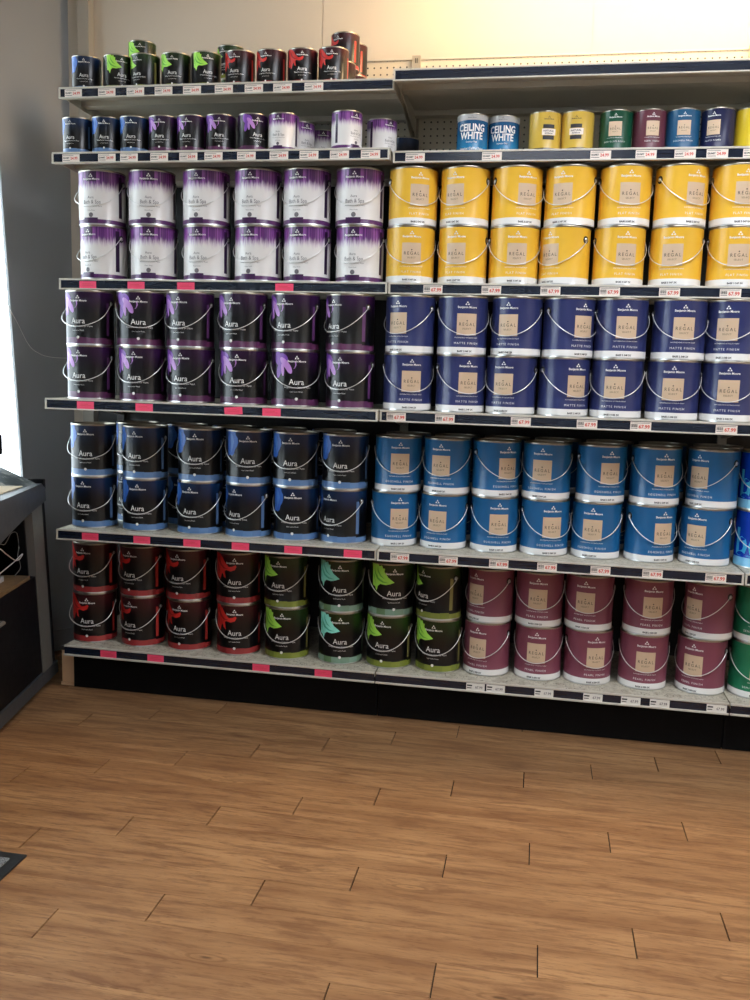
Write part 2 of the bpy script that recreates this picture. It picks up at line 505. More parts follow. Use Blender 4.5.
LEVELS = {'s0': 2.2365, 's0R': 2.250, 's1': 2.0015, 's2': 1.5685, 's3': 1.137, 's4': .6495, 's5': .190}
CANS = [
 ('bath', 's2', 1, 0.128, 0.123, -2),
 ('bath', 's2', 1, 0.323, 0.123, 15),
 ('bath', 's2', 1, 0.531, 0.123, -5),
 ('bath', 's2', 1, 0.725, 0.123, -3),
 ('bath', 's2', 1, 0.905, 0.123, -11),
 ('bath', 's2', 1, 1.095, 0.123, -3),
 ('bath', 's2', 0, 0.132, 0.123, -16),
 ('bath', 's2', 0, 0.33, 0.123, 10),
 ('bath', 's2', 0, 0.534, 0.123, -5),
 ('bath', 's2', 0, 0.728, 0.123, -7),
 ('bath', 's2', 0, 0.909, 0.123, -11),
 ('bath', 's2', 0, 1.1, 0.123, -6),
 ('flat', 's2', 1, 1.283, 0.125, 24),
 ('flat', 's2', 1, 1.462, 0.125, -21),
 ('flat', 's2', 1, 1.638, 0.125, 27),
 ('flat', 's2', 1, 1.815, 0.125, -20),
 ('flat', 's2', 1, 1.993, 0.125, 7),
 ('flat', 's2', 1, 2.171, 0.125, 28),
 ('flat', 's2', 1, 2.349, 0.125, 7),
 ('flat', 's2', 0, 1.279, 0.125, 11),
 ('flat', 's2', 0, 1.462, 0.125, -12),
 ('flat', 's2', 0, 1.637, 0.125, 9),
 ('flat', 's2', 0, 1.807, 0.125, -38),
 ('flat', 's2', 0, 1.985, 0.125, 13),
 ('flat', 's2', 0, 2.169, 0.125, -15),
 ('flat', 's2', 0, 2.353, 0.125, -1),
 ('orchid', 's3', 1, 0.126, 0.022, -3),
 ('orchid', 's3', 1, 0.323, 0.022, 18),
 ('orchid', 's3', 1, 0.511, 0.022, -9),
 ('orchid', 's3', 1, 0.708, 0.022, -12),
 ('orchid', 's3', 1, 0.898, 0.022, -14),
 ('orchid', 's3', 1, 1.093, 0.022, -32),
 ('orchid', 's3', 0, 0.128, 0.022, -5),
 ('orchid', 's3', 0, 0.33, 0.022, 1),
 ('orchid', 's3', 0, 0.515, 0.022, -6),
 ('orchid', 's3', 0, 0.712, 0.022, 1),
 ('orchid', 's3', 0, 0.901, 0.022, 18),
 ('orchid', 's3', 0, 1.098, 0.022, -14),
 ('matte', 's3', 1, 1.3, 0.036, -23),
 ('matte', 's3', 1, 1.479, 0.036, 15),
 ('matte', 's3', 1, 1.661, 0.036, -19),
 ('matte', 's3', 1, 1.832, 0.036, 35),
 ('matte', 's3', 1, 2.001, 0.036, 8),
 ('matte', 's3', 1, 2.184, 0.036, 3),
 ('matte', 's3', 1, 2.353, 0.036, -24),
 ('matte', 's3', 0, 1.298, 0.036, 17),
 ('matte', 's3', 0, 1.481, 0.036, 23),
 ('matte', 's3', 0, 1.652, 0.036, -17),
 ('matte', 's3', 0, 1.827, 0.036, 30),
 ('matte', 's3', 0, 1.999, 0.036, -9),
 ('matte', 's3', 0, 2.178, 0.036, -7),
 ('matte', 's3', 0, 2.35, 0.036, -9),
 ('iris', 's4', 1, 0.087, 0.113, 5),
 ('iris', 's4', 1, 0.296, 0.113, -5),
 ('iris', 's4', 1, 0.517, 0.113, 5),
 ('iris', 's4', 1, 0.704, 0.113, 15),
 ('iris', 's4', 1, 0.883, 0.113, 1),
 ('iris', 's4', 1, 1.069, 0.113, -1),
 ('iris', 's4', 0, 0.087, 0.113, -4),
 ('iris', 's4', 0, 0.295, 0.113, 3),
 ('iris', 's4', 0, 0.514, 0.113, -7),
 ('iris', 's4', 0, 0.704, 0.113, -21),
 ('iris', 's4', 0, 0.889, 0.113, 5),
 ('iris', 's4', 0, 1.068, 0.113, -29),
 ('eggshell', 's4', 1, 1.261, 0.128, 13),
 ('eggshell', 's4', 1, 1.438, 0.128, -11),
 ('eggshell', 's4', 1, 1.612, 0.128, 32),
 ('eggshell', 's4', 1, 1.788, 0.128, -12),
 ('eggshell', 's4', 1, 1.973, 0.128, 19),
 ('eggshell', 's4', 1, 2.155, 0.128, 15),
 ('eggshell', 's4', 1, 2.343, 0.128, -43),
 ('eggshell', 's4', 0, 1.253, 0.128, 22),
 ('eggshell', 's4', 0, 1.433, 0.128, -11),
 ('eggshell', 's4', 0, 1.614, 0.128, 14),
 ('eggshell', 's4', 0, 1.791, 0.128, 18),
 ('eggshell', 's4', 0, 1.969, 0.128, -13),
 ('eggshell', 's4', 0, 2.15, 0.128, 27),
 ('eggshell', 's4', 0, 2.334, 0.128, -32),
 ('azure', 's4', 1, 2.513, 0.124, -11),
 ('azure', 's4', 0, 2.514, 0.124, -10),
 ('scarlet', 's5', 1, 0.066, 0.151, -7),
 ('scarlet', 's5', 1, 0.264, 0.151, -13),
 ('scarlet', 's5', 1, 0.453, 0.151, -9),
 ('scarlet', 's5', 1, 0.656, 0.151, 7),
 ('lime', 's5', 1, 0.846, 0.151, -8),
 ('aqua', 's5', 1, 1.058, 0.151, 7),
 ('leafpale', 's5', 1, 1.246, 0.151, 17),
 ('lime', 's5', 1, 1.425, 0.151, -40),
 ('scarlet', 's5', 0, 0.063, 0.151, 5),
 ('scarlet', 's5', 0, 0.266, 0.151, -14),
 ('scarlet', 's5', 0, 0.458, 0.151, -6),
 ('scarlet', 's5', 0, 0.658, 0.151, 7),
 ('lime', 's5', 0, 0.851, 0.151, 1),
 ('aqua', 's5', 0, 1.06, 0.151, 10),
 ('lime', 's5', 0, 1.245, 0.151, -10),
 ('lime', 's5', 0, 1.43, 0.151, -8),
 ('pearl', 's5', 1, 1.611, 0.161, -37),
 ('pearl', 's5', 1, 1.787, 0.161, -4),
 ('pearl', 's5', 1, 1.963, 0.161, -13),
 ('pearl', 's5', 1, 2.165, 0.161, 6),
 ('pearl', 's5', 1, 2.372, 0.161, -49),
 ('pearl', 's5', 0, 1.607, 0.161, -22),
 ('pearl', 's5', 0, 1.793, 0.161, -5),
 ('pearl', 's5', 0, 1.97, 0.161, 17),
 ('pearl', 's5', 0, 2.162, 0.161, 0),
 ('pearl', 's5', 0, 2.36, 0.161, -29),
 ('semi', 's5', 1, 2.542, 0.161, -10),
 ('semi', 's5', 0, 2.539, 0.161, 1),
 ('q_iris', 's0', 0, 0.06, 0.147, 16),
 ('q_lime', 's0', 0, 0.1825, 0.147, 41),
 ('q_lime', 's0', 0, 0.289, 0.147, -13),
 ('q_lime', 's0', 0, 0.406, 0.147, 6),
 ('q_lime', 's0', 0, 0.519, 0.147, 27),
 ('q_scarlet', 's0', 0, 0.646, 0.147, -6),
 ('q_scarlet', 's0', 0, 0.761, 0.147, -7),
 ('q_scarlet', 's0', 0, 0.873, 0.147, 13),
 ('q_scarlet', 's0', 0, 0.984, 0.147, 6),
 ('q_iris', 's1', 0, 0.068, 0.062, -4),
 ('q_iris', 's1', 0, 0.18, 0.062, 14),
 ('q_iris', 's1', 0, 0.287, 0.062, 8),
 ('q_orchid', 's1', 0, 0.395, 0.062, 5),
 ('q_orchid', 's1', 0, 0.501, 0.062, -2),
 ('q_orchid', 's1', 0, 0.606, 0.062, 13),
 ('q_orchid', 's1', 0, 0.722, 0.062, 37),
 ('q_bath', 's1', 0, 0.833, 0.062, -6),
 ('q_bath', 's1', 0, 1.058, 0.052, 49),
 ('q_bath', 's1', 0, 1.16, 0.155, 45),
 ('q_ceiling', 's1', 0, 1.478, 0.119, 2),
 ('q_ceiling', 's1', 0, 1.582, 0.149, -2),
 ('q_gold', 's1', 0, 1.72, 0.111, 14),
 ('q_gold', 's1', 0, 1.826, 0.111, -7),
 ('q_semi', 's1', 0, 1.949, 0.111, -6),
 ('q_pearl', 's1', 0, 2.055, 0.111, 7),
 ('q_eggshell', 's1', 0, 2.16, 0.111, -3),
 ('q_matte', 's1', 0, 2.268, 0.111, -24),
 ('q_yellow', 's1', 0, 2.374, 0.111, 9),
 ('q_lime', 's0', 0, 0.175, 0.37, 9),
 ('q_lime', 's0', 0, 0.505, 0.45, -65),
 ('q_scarlet', 's0', 0, 0.98, 0.285, -77),
 ('q_scarlet', 's0', 0, 0.992, 0.44, -77),
 ('q_lime', 's0', 1, 0.175, 0.37, 14),
 ('q_lime', 's0', 1, 0.505, 0.45, -19),
 ('q_scarlet', 's0', 1, 0.976, 0.364, -21),
 ('q_scarlet', 's0', 1, 0.984, 0.475, -31),
 ('q_bath', 's1', 0, 0.862, 0.17, 43),
 ('q_bath', 's1', 0, 0.916, 0.28, 18),
 ('q_iris', 's1', 0, 1.204, 0.4, 150),
 ('iris', 's4', 1, 0.185, 0.292, -14),
 ('iris', 's4', 1, 0.385, 0.292, 23),
 ('iris', 's4', 1, 0.585, 0.292, 10),
 ('iris', 's4', 1, 0.79, 0.292, -3),
 ('iris', 's4', 1, 0.985, 0.292, -16),
 ('iris', 's4', 0, 0.185, 0.292, -25),
 ('iris', 's4', 0, 0.385, 0.292, 12),
 ('iris', 's4', 0, 0.585, 0.292, -1),
 ('iris', 's4', 0, 0.79, 0.292, -14),
 ('iris', 's4', 0, 0.985, 0.292, 23),
 ('eggshell', 's4', 1, 1.27, 0.305, -14),
 ('eggshell', 's4', 1, 1.455, 0.305, 23),
 ('eggshell', 's4', 1, 1.64, 0.305, 10),
 ('eggshell', 's4', 1, 1.825, 0.305, -3),
 ('eggshell', 's4', 1, 2.01, 0.305, -16),
 ('eggshell', 's4', 1, 2.195, 0.305, 21),
 ('eggshell', 's4', 1, 2.385, 0.305, 8),
 ('eggshell', 's4', 0, 1.27, 0.305, -25),
 ('eggshell', 's4', 0, 1.455, 0.305, 12),
 ('eggshell', 's4', 0, 1.64, 0.305, -1),
 ('eggshell', 's4', 0, 1.825, 0.305, -14),
 ('eggshell', 's4', 0, 2.01, 0.305, 23),
 ('eggshell', 's4', 0, 2.195, 0.305, 10),
 ('eggshell', 's4', 0, 2.385, 0.305, -3),
 ('scarlet', 's5', 1, 0.178, 0.328, -14),
 ('scarlet', 's5', 1, 0.37, 0.328, 23),
 ('scarlet', 's5', 0, 0.178, 0.328, -25),
 ('scarlet', 's5', 0, 0.37, 0.328, 12)
]
WHAT = {
 'bath': ('white gallon can with a purple streaked top', 'purple and white', 'third shelf from the top'),
 'orchid': ('black gallon can with a purple orchid', 'orchid', ''),
 'iris': ('black gallon can with a blue petal', 'blue-petal', ''),
 'scarlet': ('black gallon can with a red flower', 'red-flower', ''),
 'lime': ('black gallon can with a lime leaf', 'lime-leaf', ''),
 'leafpale': ('black gallon can with a lime leaf over a pale blue band', 'lime-leaf', ''),
 'aqua': ('black gallon can with an aqua leaf', 'aqua-leaf', ''),
 'flat': ('yellow gallon can', 'yellow', ''), 'matte': ('navy gallon can', 'navy', ''),
 'eggshell': ('teal blue gallon can', 'teal blue', ''), 'pearl': ('maroon gallon can', 'maroon', ''),
 'semi': ('emerald green gallon can', 'emerald', ''), 'azure': ('bright blue gallon can with cyan letters', 'bright blue', ''),
 'q_iris': ('black quart with blue petal', 'blue', ''), 'q_lime': ('black quart with green leaf', 'green', ''),
 'q_scarlet': ('black quart with red flower', 'red', ''), 'q_orchid': ('black quart with purple orchid', 'orchid', ''),
 'q_bath': ('white quart with purple top', 'white and purple', ''), 'q_ceiling': ('blue quart with silver band', '', ''),
 'q_gold': ('gold quart with dark label block', '', ''), 'q_semi': ('emerald green quart with beige square', '', ''),
 'q_pearl': ('maroon quart with beige square', '', ''), 'q_eggshell': ('teal quart with beige square', '', ''),
 'q_matte': ('navy quart with beige square', '', ''), 'q_yellow': ('yellow quart with beige square', '', ''),
}
ORD = ['leftmost', 'second from the left', 'third from the left', 'fourth from the left', 'fifth from the left', 'sixth from the left', 'seventh from the left', 'eighth from the left', 'ninth from the left']
SHELF = {'s0': 'top shelf', 's1': 'second shelf', 's2': 'third shelf', 's3': 'fourth shelf', 's4': 'fifth shelf', 's5': 'bottom deck'}
SHORT = ['leftmost', 'second', 'third', 'fourth', 'fifth', 'sixth', 'seventh', 'eighth']
def turned(th):
    return 'label turned left' if th < -22 else 'label turned right' if th > 22 else ''
FRONTY = {'s0': .155, 's1': .155, 's2': .2, 's3': .2, 's4': .2, 's5': .2}
# ordinals of the stacks and rows
groups = {}
for c in CANS:
    kind, sh, lvl, x, y, th = c
    fam = 'lime' if kind == 'leafpale' else kind
    rear = (y > FRONTY[sh]) or (sh == 's0' and lvl == 1)
    groups.setdefault((fam, sh, lvl, rear), []).append(c)
def can_label(c):
    kind, sh, lvl, x, y, th = c
    fam = 'lime' if kind == 'leafpale' else kind
    rear = (y > FRONTY[sh]) or (sh == 's0' and lvl == 1)
    G = sorted(groups[(fam, sh, lvl, rear)], key=lambda t: t[3]); k = G.index(c); n = len(G)
    base = WHAT[kind][0]; gallon = not kind.startswith('q_')
    if sh == 's1' and x > 1.2 and y > .35:
        return 'dark quart half hidden behind the shelf bracket, second shelf'
    if gallon:
        pos = ('top' if lvl else 'bottom') + ' of '
        if rear:
            s = '%s, rear row, %s%s stack' % (base, pos, 'its' if n == 1 else SHORT[k])
        elif n == 1: s = '%s, %sits stack, on the %s' % (base, pos, SHELF[sh])
        else:
            s = '%s, %s%s stack' % (base, pos, SHORT[k] if k < n - 1 or n < 3 else 'rightmost')
    else:
        if rear:
            where = 'stacked on the rear row' if lvl else 'standing in the rear row'
            s = '%s %s, %s%s' % (base, where, SHELF[sh], '' if n == 1 else (', left one' if k == 0 else ', right one'))
        else:
            s = '%s on the %s%s' % (base, SHELF[sh], '' if n == 1 else ', ' + (ORD[k] if k < n - 1 or n < 3 else 'rightmost'))
            if n == 2: s = '%s on the %s, %s' % (base, SHELF[sh], 'left of two' if k == 0 else 'right of two')
    t = turned(th)
    if t and len((s + ' ' + t).split()) <= 16: s += ', ' + t
    return s

GROUPS = {'s0': 'quart cans on the top shelf', 's1': 'quart cans on the second shelf'}
NAMES = {'bath': 'purple and white gallon cans on the third shelf', 'flat': 'yellow gallon cans on the third shelf', 'orchid': 'orchid gallon cans on the fourth shelf',
 'matte': 'navy gallon cans on the fourth shelf', 'iris': 'blue petal gallon cans on the fifth shelf', 'eggshell': 'teal blue gallon cans on the fifth shelf',
 'azure': 'bright blue gallon cans on the fifth shelf', 'scarlet': 'red flower gallon cans on the bottom deck', 'lime': 'leaf gallon cans on the bottom deck',
 'leafpale': 'leaf gallon cans on the bottom deck', 'aqua': 'leaf gallon cans on the bottom deck', 'pearl': 'maroon gallon cans on the bottom deck', 'semi': 'emerald gallon cans on the bottom deck'}
for i, c in enumerate(CANS):
    kind, sh, lvl, x, y, th = c
    h = H * (.645 if kind.startswith('q_') else 1.02 if LEVELS[sh] < 1 else 1)
    z = LEVELS[sh] + lvl * (h + .0003) + .0004
    r = make_can(kind, x, y, z, th, random.uniform(-5, 5))
    tag(r, can_label(c), 'paint can', GROUPS.get(sh) or NAMES[kind])

# ------------------------------------------------------------------ shelving
WS = 1.219; YB = .53
# sheet front Y of every shelf (left, right, far right)
SH = {'s0': (.051, .003, .003), 's1': (-.004, .045, .045), 's2': (.031, .035, .035), 's3': (-.082, -.060, -.06), 's4': (-.023, -.030, -.03)}
SN = {'s0': 'top', 's1': 'second', 's2': 'third', 's3': 'fourth', 's4': 'fifth'}
SIDE = ['left', 'middle', 'right-hand']
def make_shelf(k, i, yf, z):
    x0 = i * WS + .002; x1 = (i + 1) * WS - .002
    root = empty('shelf', ((x0 + x1) / 2, YB, z))
    cx, cy, cz = root.location
    def P(nm, bm, m, par=root):
        bmesh.ops.translate(bm, verts=bm.verts[:], vec=(-cx, -cy, -cz)); return new_obj(nm, bm, m, par)
    bm = bmesh.new()
    box(bm, x0, x1, yf + .004, YB, z - .003, z)                       # sheet
    box(bm, x0, x1, yf + .004, yf + .022, z - .036, z - .003)           # folded front box
    box(bm, x0, x1, yf + .15, yf + .20, z - .022, z - .003)             # stiffeners
    box(bm, x0, x1, YB - .07, YB - .03, z - .022, z - .003)
    for xx in (x0 + .28, x1 - .30):
        box(bm, xx, xx + .006, yf + .075, yf + .083, z - .0045, z - .003, 1)
    P('shelf_board', bm, [M['deck'] if k in ('s4', 's3') else M['shelf'], M['ear_dark']])
    bm = bmesh.new()                                                   # light steel lips round the price channel
    box(bm, x0, x1, yf - .002, yf + .004, z - .0055, z + .001, 0, .0012)
    box(bm, x0, x1, yf - .005, yf + .004, z - .0385, z - .0335, 0, .0012)
    box(bm, x0, x0 + .006, yf - .003, yf + .004, z - .036, z - .006)
    box(bm, x1 - .006, x1, yf - .003, yf + .004, z - .036, z - .006)
    P('shelf_lip', bm, M['shelf_rim'])
    bm = bmesh.new(); box(bm, x0 + .006, x1 - .006, yf, yf + .004, z - .034, z - .0055)
    P('price_channel', bm, M['channel'])
    for xx, s in ((x0, 1), (x1, -1)):
        bm = bmesh.new()
        a, b = (xx + .003, xx + .0055) if s > 0 else (xx - .0055, xx - .003)
        prism(bm, [(yf + .03, z - .004), (yf + .03, z - .030), (yf + .22, z - .034), (YB - .12, z - .07), (YB, z - .085), (YB, z - .004)], a, b, 0, lambda p, q, t: (t, p, q))
        P('bracket', bm, M['shelf'])
    desc = {'left': 'left bay', 'middle': 'middle bay', 'right-hand': 'cut-off right bay'}[SIDE[i]]
    tag(root, 'grey steel %s shelf of the %s, dark price channel along its front' % (SN[k], desc), 'shelf', 'steel shelves of the paint display')
for k in SH:
    for i in range(3):
        make_shelf(k, i, SH[k][i], LEVELS[k] if not (k == 's0' and i) else LEVELS['s0R'])

# base decks
for i in range(3):
    x0, x1 = i * WS + .002, (i + 1) * WS - .002; z = .190; yf = .017
    root = empty('base_deck', ((x0 + x1) / 2, YB, 0)); cx, cy = root.location[:2]
    def P(nm, bm, m):
        bmesh.ops.translate(bm, verts=bm.verts[:], vec=(-cx, -cy, 0)); return new_obj(nm, bm, m, root)
    bm = bmesh.new(); box(bm, x0, x1, yf + .004, YB, z - .018, z); P('shelf_board', bm, M['deck'])
    bm = bmesh.new()
    box(bm, x0, x1, yf - .002, yf + .004, z - .006, z + .001, 0, .0012); box(bm, x0, x1, yf - .005, yf + .004, z - .040, z - .033, 0, .0015)
    P('shelf_lip', bm, M['shelf_rim'])
    bm = bmesh.new(); box(bm, x0 + .001, x1 - .001, yf, yf + .02, z - .033, z - .006); P('price_channel', bm, M['channel'])
    bm = bmesh.new(); box(bm, x0, x1, .088, .104, .0, z - .018, 0, .001)
    box(bm, x0 if i else x0 + .0, x0 + .016, .104, YB, 0, z - .018)
    P('kick_board', bm, M['black'])
    tag(root, ['speckled bottom deck of the left bay on a black kick board', 'speckled bottom deck of the middle bay on a black kick board', 'speckled bottom deck cut off at the right picture edge'][i], 'shelf base', 'bottom decks of the display')

# uprights and back panels
def pegmat(name, c1):
    t = NT(name); x, y, z = t.xyz(t.obj())
    def cell(v): return t.math('SUBTRACT', t.math('FRACT', t.math('DIVIDE', v, .0254)), .5)
    a, b = cell(x), cell(z)
    d = t.math('SQRT', t.math('ADD', t.math('MULTIPLY', a, a), t.math('MULTIPLY', b, b)))
    hole = t.math('LESS_THAN', d, .13)
    return t.fin(t.mix(hole, srgb(c1), srgb('#15120e')), .55)
M['peg'] = pegmat('cream_pegboard', '#d6cdb8')
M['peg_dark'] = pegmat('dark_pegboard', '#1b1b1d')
M['peg_grey'] = pegmat('grey_pegboard', '#8b8880')
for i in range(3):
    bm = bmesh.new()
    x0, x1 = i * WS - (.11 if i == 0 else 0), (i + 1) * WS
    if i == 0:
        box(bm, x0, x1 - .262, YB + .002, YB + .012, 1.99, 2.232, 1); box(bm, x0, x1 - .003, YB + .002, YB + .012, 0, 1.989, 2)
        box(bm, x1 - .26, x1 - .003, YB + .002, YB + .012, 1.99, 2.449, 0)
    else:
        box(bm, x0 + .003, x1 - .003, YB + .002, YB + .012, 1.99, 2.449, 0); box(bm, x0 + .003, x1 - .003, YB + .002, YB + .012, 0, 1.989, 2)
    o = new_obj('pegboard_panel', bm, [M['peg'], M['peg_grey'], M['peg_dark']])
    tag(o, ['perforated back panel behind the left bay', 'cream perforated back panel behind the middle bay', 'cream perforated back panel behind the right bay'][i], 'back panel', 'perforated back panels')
bm = bmesh.new(); box(bm, .96, 3.66, YB - .002, YB + .014, 2.450, 2.457, 0, .001)
o = new_obj('panel_cap', bm, M['shelf_rim']); tag(o, 'thin light cap strip along the top of the cream perforated panel', 'trim strip')
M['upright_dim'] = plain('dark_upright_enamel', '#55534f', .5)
for i, x in enumerate((-.0, WS, 2 * WS, 3 * WS)):
    bm = bmesh.new()
    box(bm, x - .016, x + .016, YB - .014, YB + .001, 0.0, 2.462 if i else 2.30)
    z = .25
    while z < (2.44 if i else 2.28):
        box(bm, x - .004, x - .001, YB - .0148, YB - .0135, z, z + .018, 1); box(bm, x + .002, x + .005, YB - .0148, YB - .0135, z, z + .018, 1)
        z += .0508
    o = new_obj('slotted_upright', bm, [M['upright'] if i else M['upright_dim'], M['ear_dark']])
    tag(o, ['slotted steel upright at the left end of the display', 'slotted steel upright between the left and middle bays', 'slotted steel upright between middle and right bays', 'slotted steel upright at the far right, outside the picture'][i], 'upright', 'slotted steel uprights')
bm = bmesh.new(); box(bm, -.058, -.004, .105, .125, .008, .140, 0, .001)
box(bm, -.058, -.004, .095, .12, 0, .012, 0, .001)
bm2 = bmesh.new(); box(bm2, -.066, .0, .098, .13, .142, .150, 0, .001)
er = empty('end_block', (-.03, .12, 0))
bmesh.ops.translate(bm, verts=bm.verts[:], vec=(.03, -.12, 0)); bmesh.ops.translate(bm2, verts=bm2.verts[:], vec=(.03, -.12, 0))
new_obj('board', bm, plain('pale_wood_block', '#e6c29c', .6), er); new_obj('cap', bm2, M['ear_dark'], er)
tag(er, 'small pale wooden block with dark cap beside the black kick board', 'block')

# ------------------------------------------------------------------ price tags
def tag_mesh(name, kind, tilt=0):
    bm = bmesh.new(); w, h = .0325, .0132
    box(bm, -w, w, -.0012, 0, -h, h, 0)
    def txt(s, size, x, z, sx, bold, mi):
        vs, fs, _, _ = text_flat(s, size, x, z, sx, bold)
        vv = [bm.verts.new((a, -.0016, b)) for a, b in vs]
        for f in fs:
            try: bm.faces.new([vv[i] for i in f]).material_index = mi
            except ValueError: pass
    def r(x0, x1, z0, z1, mi):
        f = bm.faces.new([bm.verts.new(p) for p in ((x0, -.0015, z0), (x1, -.0015, z0), (x1, -.0015, z1), (x0, -.0015, z1))]); f.material_index = mi
    if kind == 'price':
        txt('67.99', .0165, .011, -.0075, .95, .0004, 2)
        for i in range(9): r(-.030 + i * .0022, -.0290 + i * .0022 + (i % 3) * .0003, -.004, .006, 1)
        r(-.030, -.010, -.0085, -.0070, 1); r(-.030, .028, .009, .0102, 1)
    if kind == 'small':
        txt('24.99', .013, .012, -.005, .95, .0003, 2)
        txt('QUART', .0075, -.018, -.002, .95, .0003, 1); r(-.030, -.004, -.0085, -.0070, 1); r(-.030, .010, .008, .0092, 1)
    if kind == 'blank':
        txt('67.99', .013, .012, -.005, .9, .0002, 3); r(-.030, -.012, .002, .007, 1); r(-.030, -.014, -.006, -.003, 1)
    if kind == 'pink':
        r(-.022, .012, .003, .0042, 2); r(-.022, .022, -.002, -.001, 2)
    base = {'price': M['tagwhite'], 'small': M['tagwhite'], 'blank': M['tagblank'], 'pink': M['pink']}[kind]
    me = bpy.data.meshes.new(name); bm.to_mesh(me); bm.free()
    for m in (base, M['dark_print'], M['red_print'], M['grey_print']): me.materials.append(m)
    return me
TM = {k: tag_mesh('price_tag_' + k, k) for k in ('price', 'small', 'blank', 'pink')}
TAGS = {'s0L': [0.058, 0.186, 0.294, 0.399, 0.504, 0.62, 0.728, 0.83, 0.94], 's1L': [0.075, 0.211, 0.294, 0.406, 0.513, 0.604, 0.722, 0.837, 0.942, 1.047, 1.153], 's2L': [0.114, 0.301, 0.49, 0.853], 's3L': [0.158, 0.381, 0.71, 0.847], 's4L': [0.138, 0.342, 0.536, 0.72, 0.916, 1.133], 's5L': [0.185, 0.376, 0.79, 1.027], 's5R': [1.581, 1.652, 1.82, 1.987, 2.114, 2.21, 2.396], 's4R': [1.301, 1.47, 1.643, 1.805, 1.981, 2.149, 2.349], 's3R': [1.277, 1.442, 1.693, 1.906, 2.075, 2.338], 's2R': [1.374, 1.571, 1.766, 1.957, 2.146, 2.334], 's1R': [1.296, 1.552, 1.902, 2.044, 2.164, 2.262, 2.372]}
ONUM = ['leftmost', 'second from left', 'third from left', 'fourth from left', 'fifth from left', 'sixth from left', 'seventh from left', 'eighth from left', 'ninth from left', 'tenth from left', 'rightmost']
for k, xs in TAGS.items():
    sh, side = k[:2], k[2]
    if sh == 's5': z, y = .190, .017
    else: z, y = LEVELS[sh], SH[sh][0 if side == 'L' else 1]
    kd = 'small' if sh in ('s0', 's1') else 'pink' if side == 'L' else 'blank' if sh == 's5' else 'price'
    for i, x in enumerate(xs):
        o = link(bpy.data.objects.new('price_tag', TM[kd])); o.location = (x, y - .0002, z - .0205)
        if k == 's3L' and i == 2: o.rotation_euler = (0, math.radians(-5), 0)
        if sh in ('s2',) and side == 'L': o.location.z -= .001
        nm = {'small': 'white tag with red price', 'pink': 'bright pink tag', 'blank': 'pale white tag', 'price': 'white tag with bold red price'}[kd]
        pos = ONUM[i] if i < len(xs) - 1 else 'rightmost'
        tag(o, '%s on the %s edge, %s bay, %s' % (nm, SHELF[sh], 'left' if side == 'L' else 'middle', pos), 'price tag', '%ss on the %s edge' % (nm, SHELF[sh]))

# ------------------------------------------------------------------ room
def struct(name, bm, m): return tag(new_obj(name, bm, m), kind='structure')
def wallmat(name, c):
    t = NT(name); n = t.noise(t.obj(), 3, 4); n2 = t.noise(t.obj(), 220, 2)
    t.bump(n2, .08, .001)
    return t.fin(t.mix(t.math('MULTIPLY', n, .10), srgb(c), tuple(x * .7 for x in srgb(c)[:3]) + (1,)), .6, 0, .3)
M['wall'] = wallmat('painted_wall', '#d8cfc0')
M['wall_grey'] = wallmat('grey_painted_wall', '#a0a4a7')
M['ceil'] = wallmat('ceiling_white', '#b8b6b0')
bm = bmesh.new()
box(bm, -.25, .83, .585, .64, 0, 3.2); box(bm, .834, 1.868, .585, .64, 0, 3.2); box(bm, 1.872, 5.0, .585, .64, 0, 3.2); box(bm, -.25, 5, .588, .64, 0, 3.2)
struct('wall_back', bm, M['wall'])
# boxed pilaster on the back wall at its left end
bm = bmesh.new(); box(bm, -.185, -.135, .54, .584, 0, 3.19, 0, .002)
struct('trim_1', bm, wallmat('trim_paint', '#b4afa4'))
# splayed wall on the left with the shop window
dx, dy = -.5026, -.8645; nx, ny = .8645, -.5026       # along the wall, and into the room
P0 = Vector((-.250, .585))
def wp(s, off, z): return (P0.x + dx * s - nx * off, P0.y + dy * s - ny * off, z)
def wprism(bm, poly_sz, a, b, mi=0):
    prism(bm, poly_sz, a, b, mi, lambda p, q, t: wp(p, t, q))
SW = 5.6
bm = bmesh.new()
wprism(bm, [(0, 0), (.225, 0), (.240, .70), (.252, .943), (.308, 2.0), (.325, 2.75), (.325, 3.2), (0, 3.2)], 0, .02)
wprism(bm, [(.225, 0), (SW, 0), (SW, .70), (.240, .70)], 0, .02)
wprism(bm, [(.325, 2.75), (SW, 2.75), (SW, 3.2), (.325, 3.2)], 0, .02)
struct('wall_left', bm, M['wall_grey'])
gl = NT('window_glass'); gl.b.inputs['Transmission Weight'].default_value = 1; gl.b.inputs['IOR'].default_value = 1.02
M['glass'] = gl.fin((1, 1, 1, 1), 0.0)
M['frame'] = plain('window_frame_metal', '#3a3d40', .4, .5)
wr = empty('window_1', wp(.3, .06, .7)); tag(wr, kind='structure')
def wpart(nm, bm, m):
    l = Vector(wr.location); bmesh.ops.translate(bm, verts=bm.verts[:], vec=-l); return new_obj(nm, bm, m, wr)
bm = bmesh.new(); wprism(bm, [(.245, .70), (SW, .70), (SW, 2.75), (.322, 2.75)], .010, .014)
wpart('pane', bm, M['glass'])
for s in (1.9, 3.6, 5.5):
    bm = bmesh.new(); wprism(bm, [(s, .70), (s + .06, .70), (s + .06, 2.75), (s, 2.75)], -.02, .04); wpart('mullion', bm, M['frame'])
bm = bmesh.new(); wprism(bm, [(.24, .68), (SW, .68), (SW, .70), (.24, .70)], -.02, .12); wpart('window_sill', bm, M['shelf'])
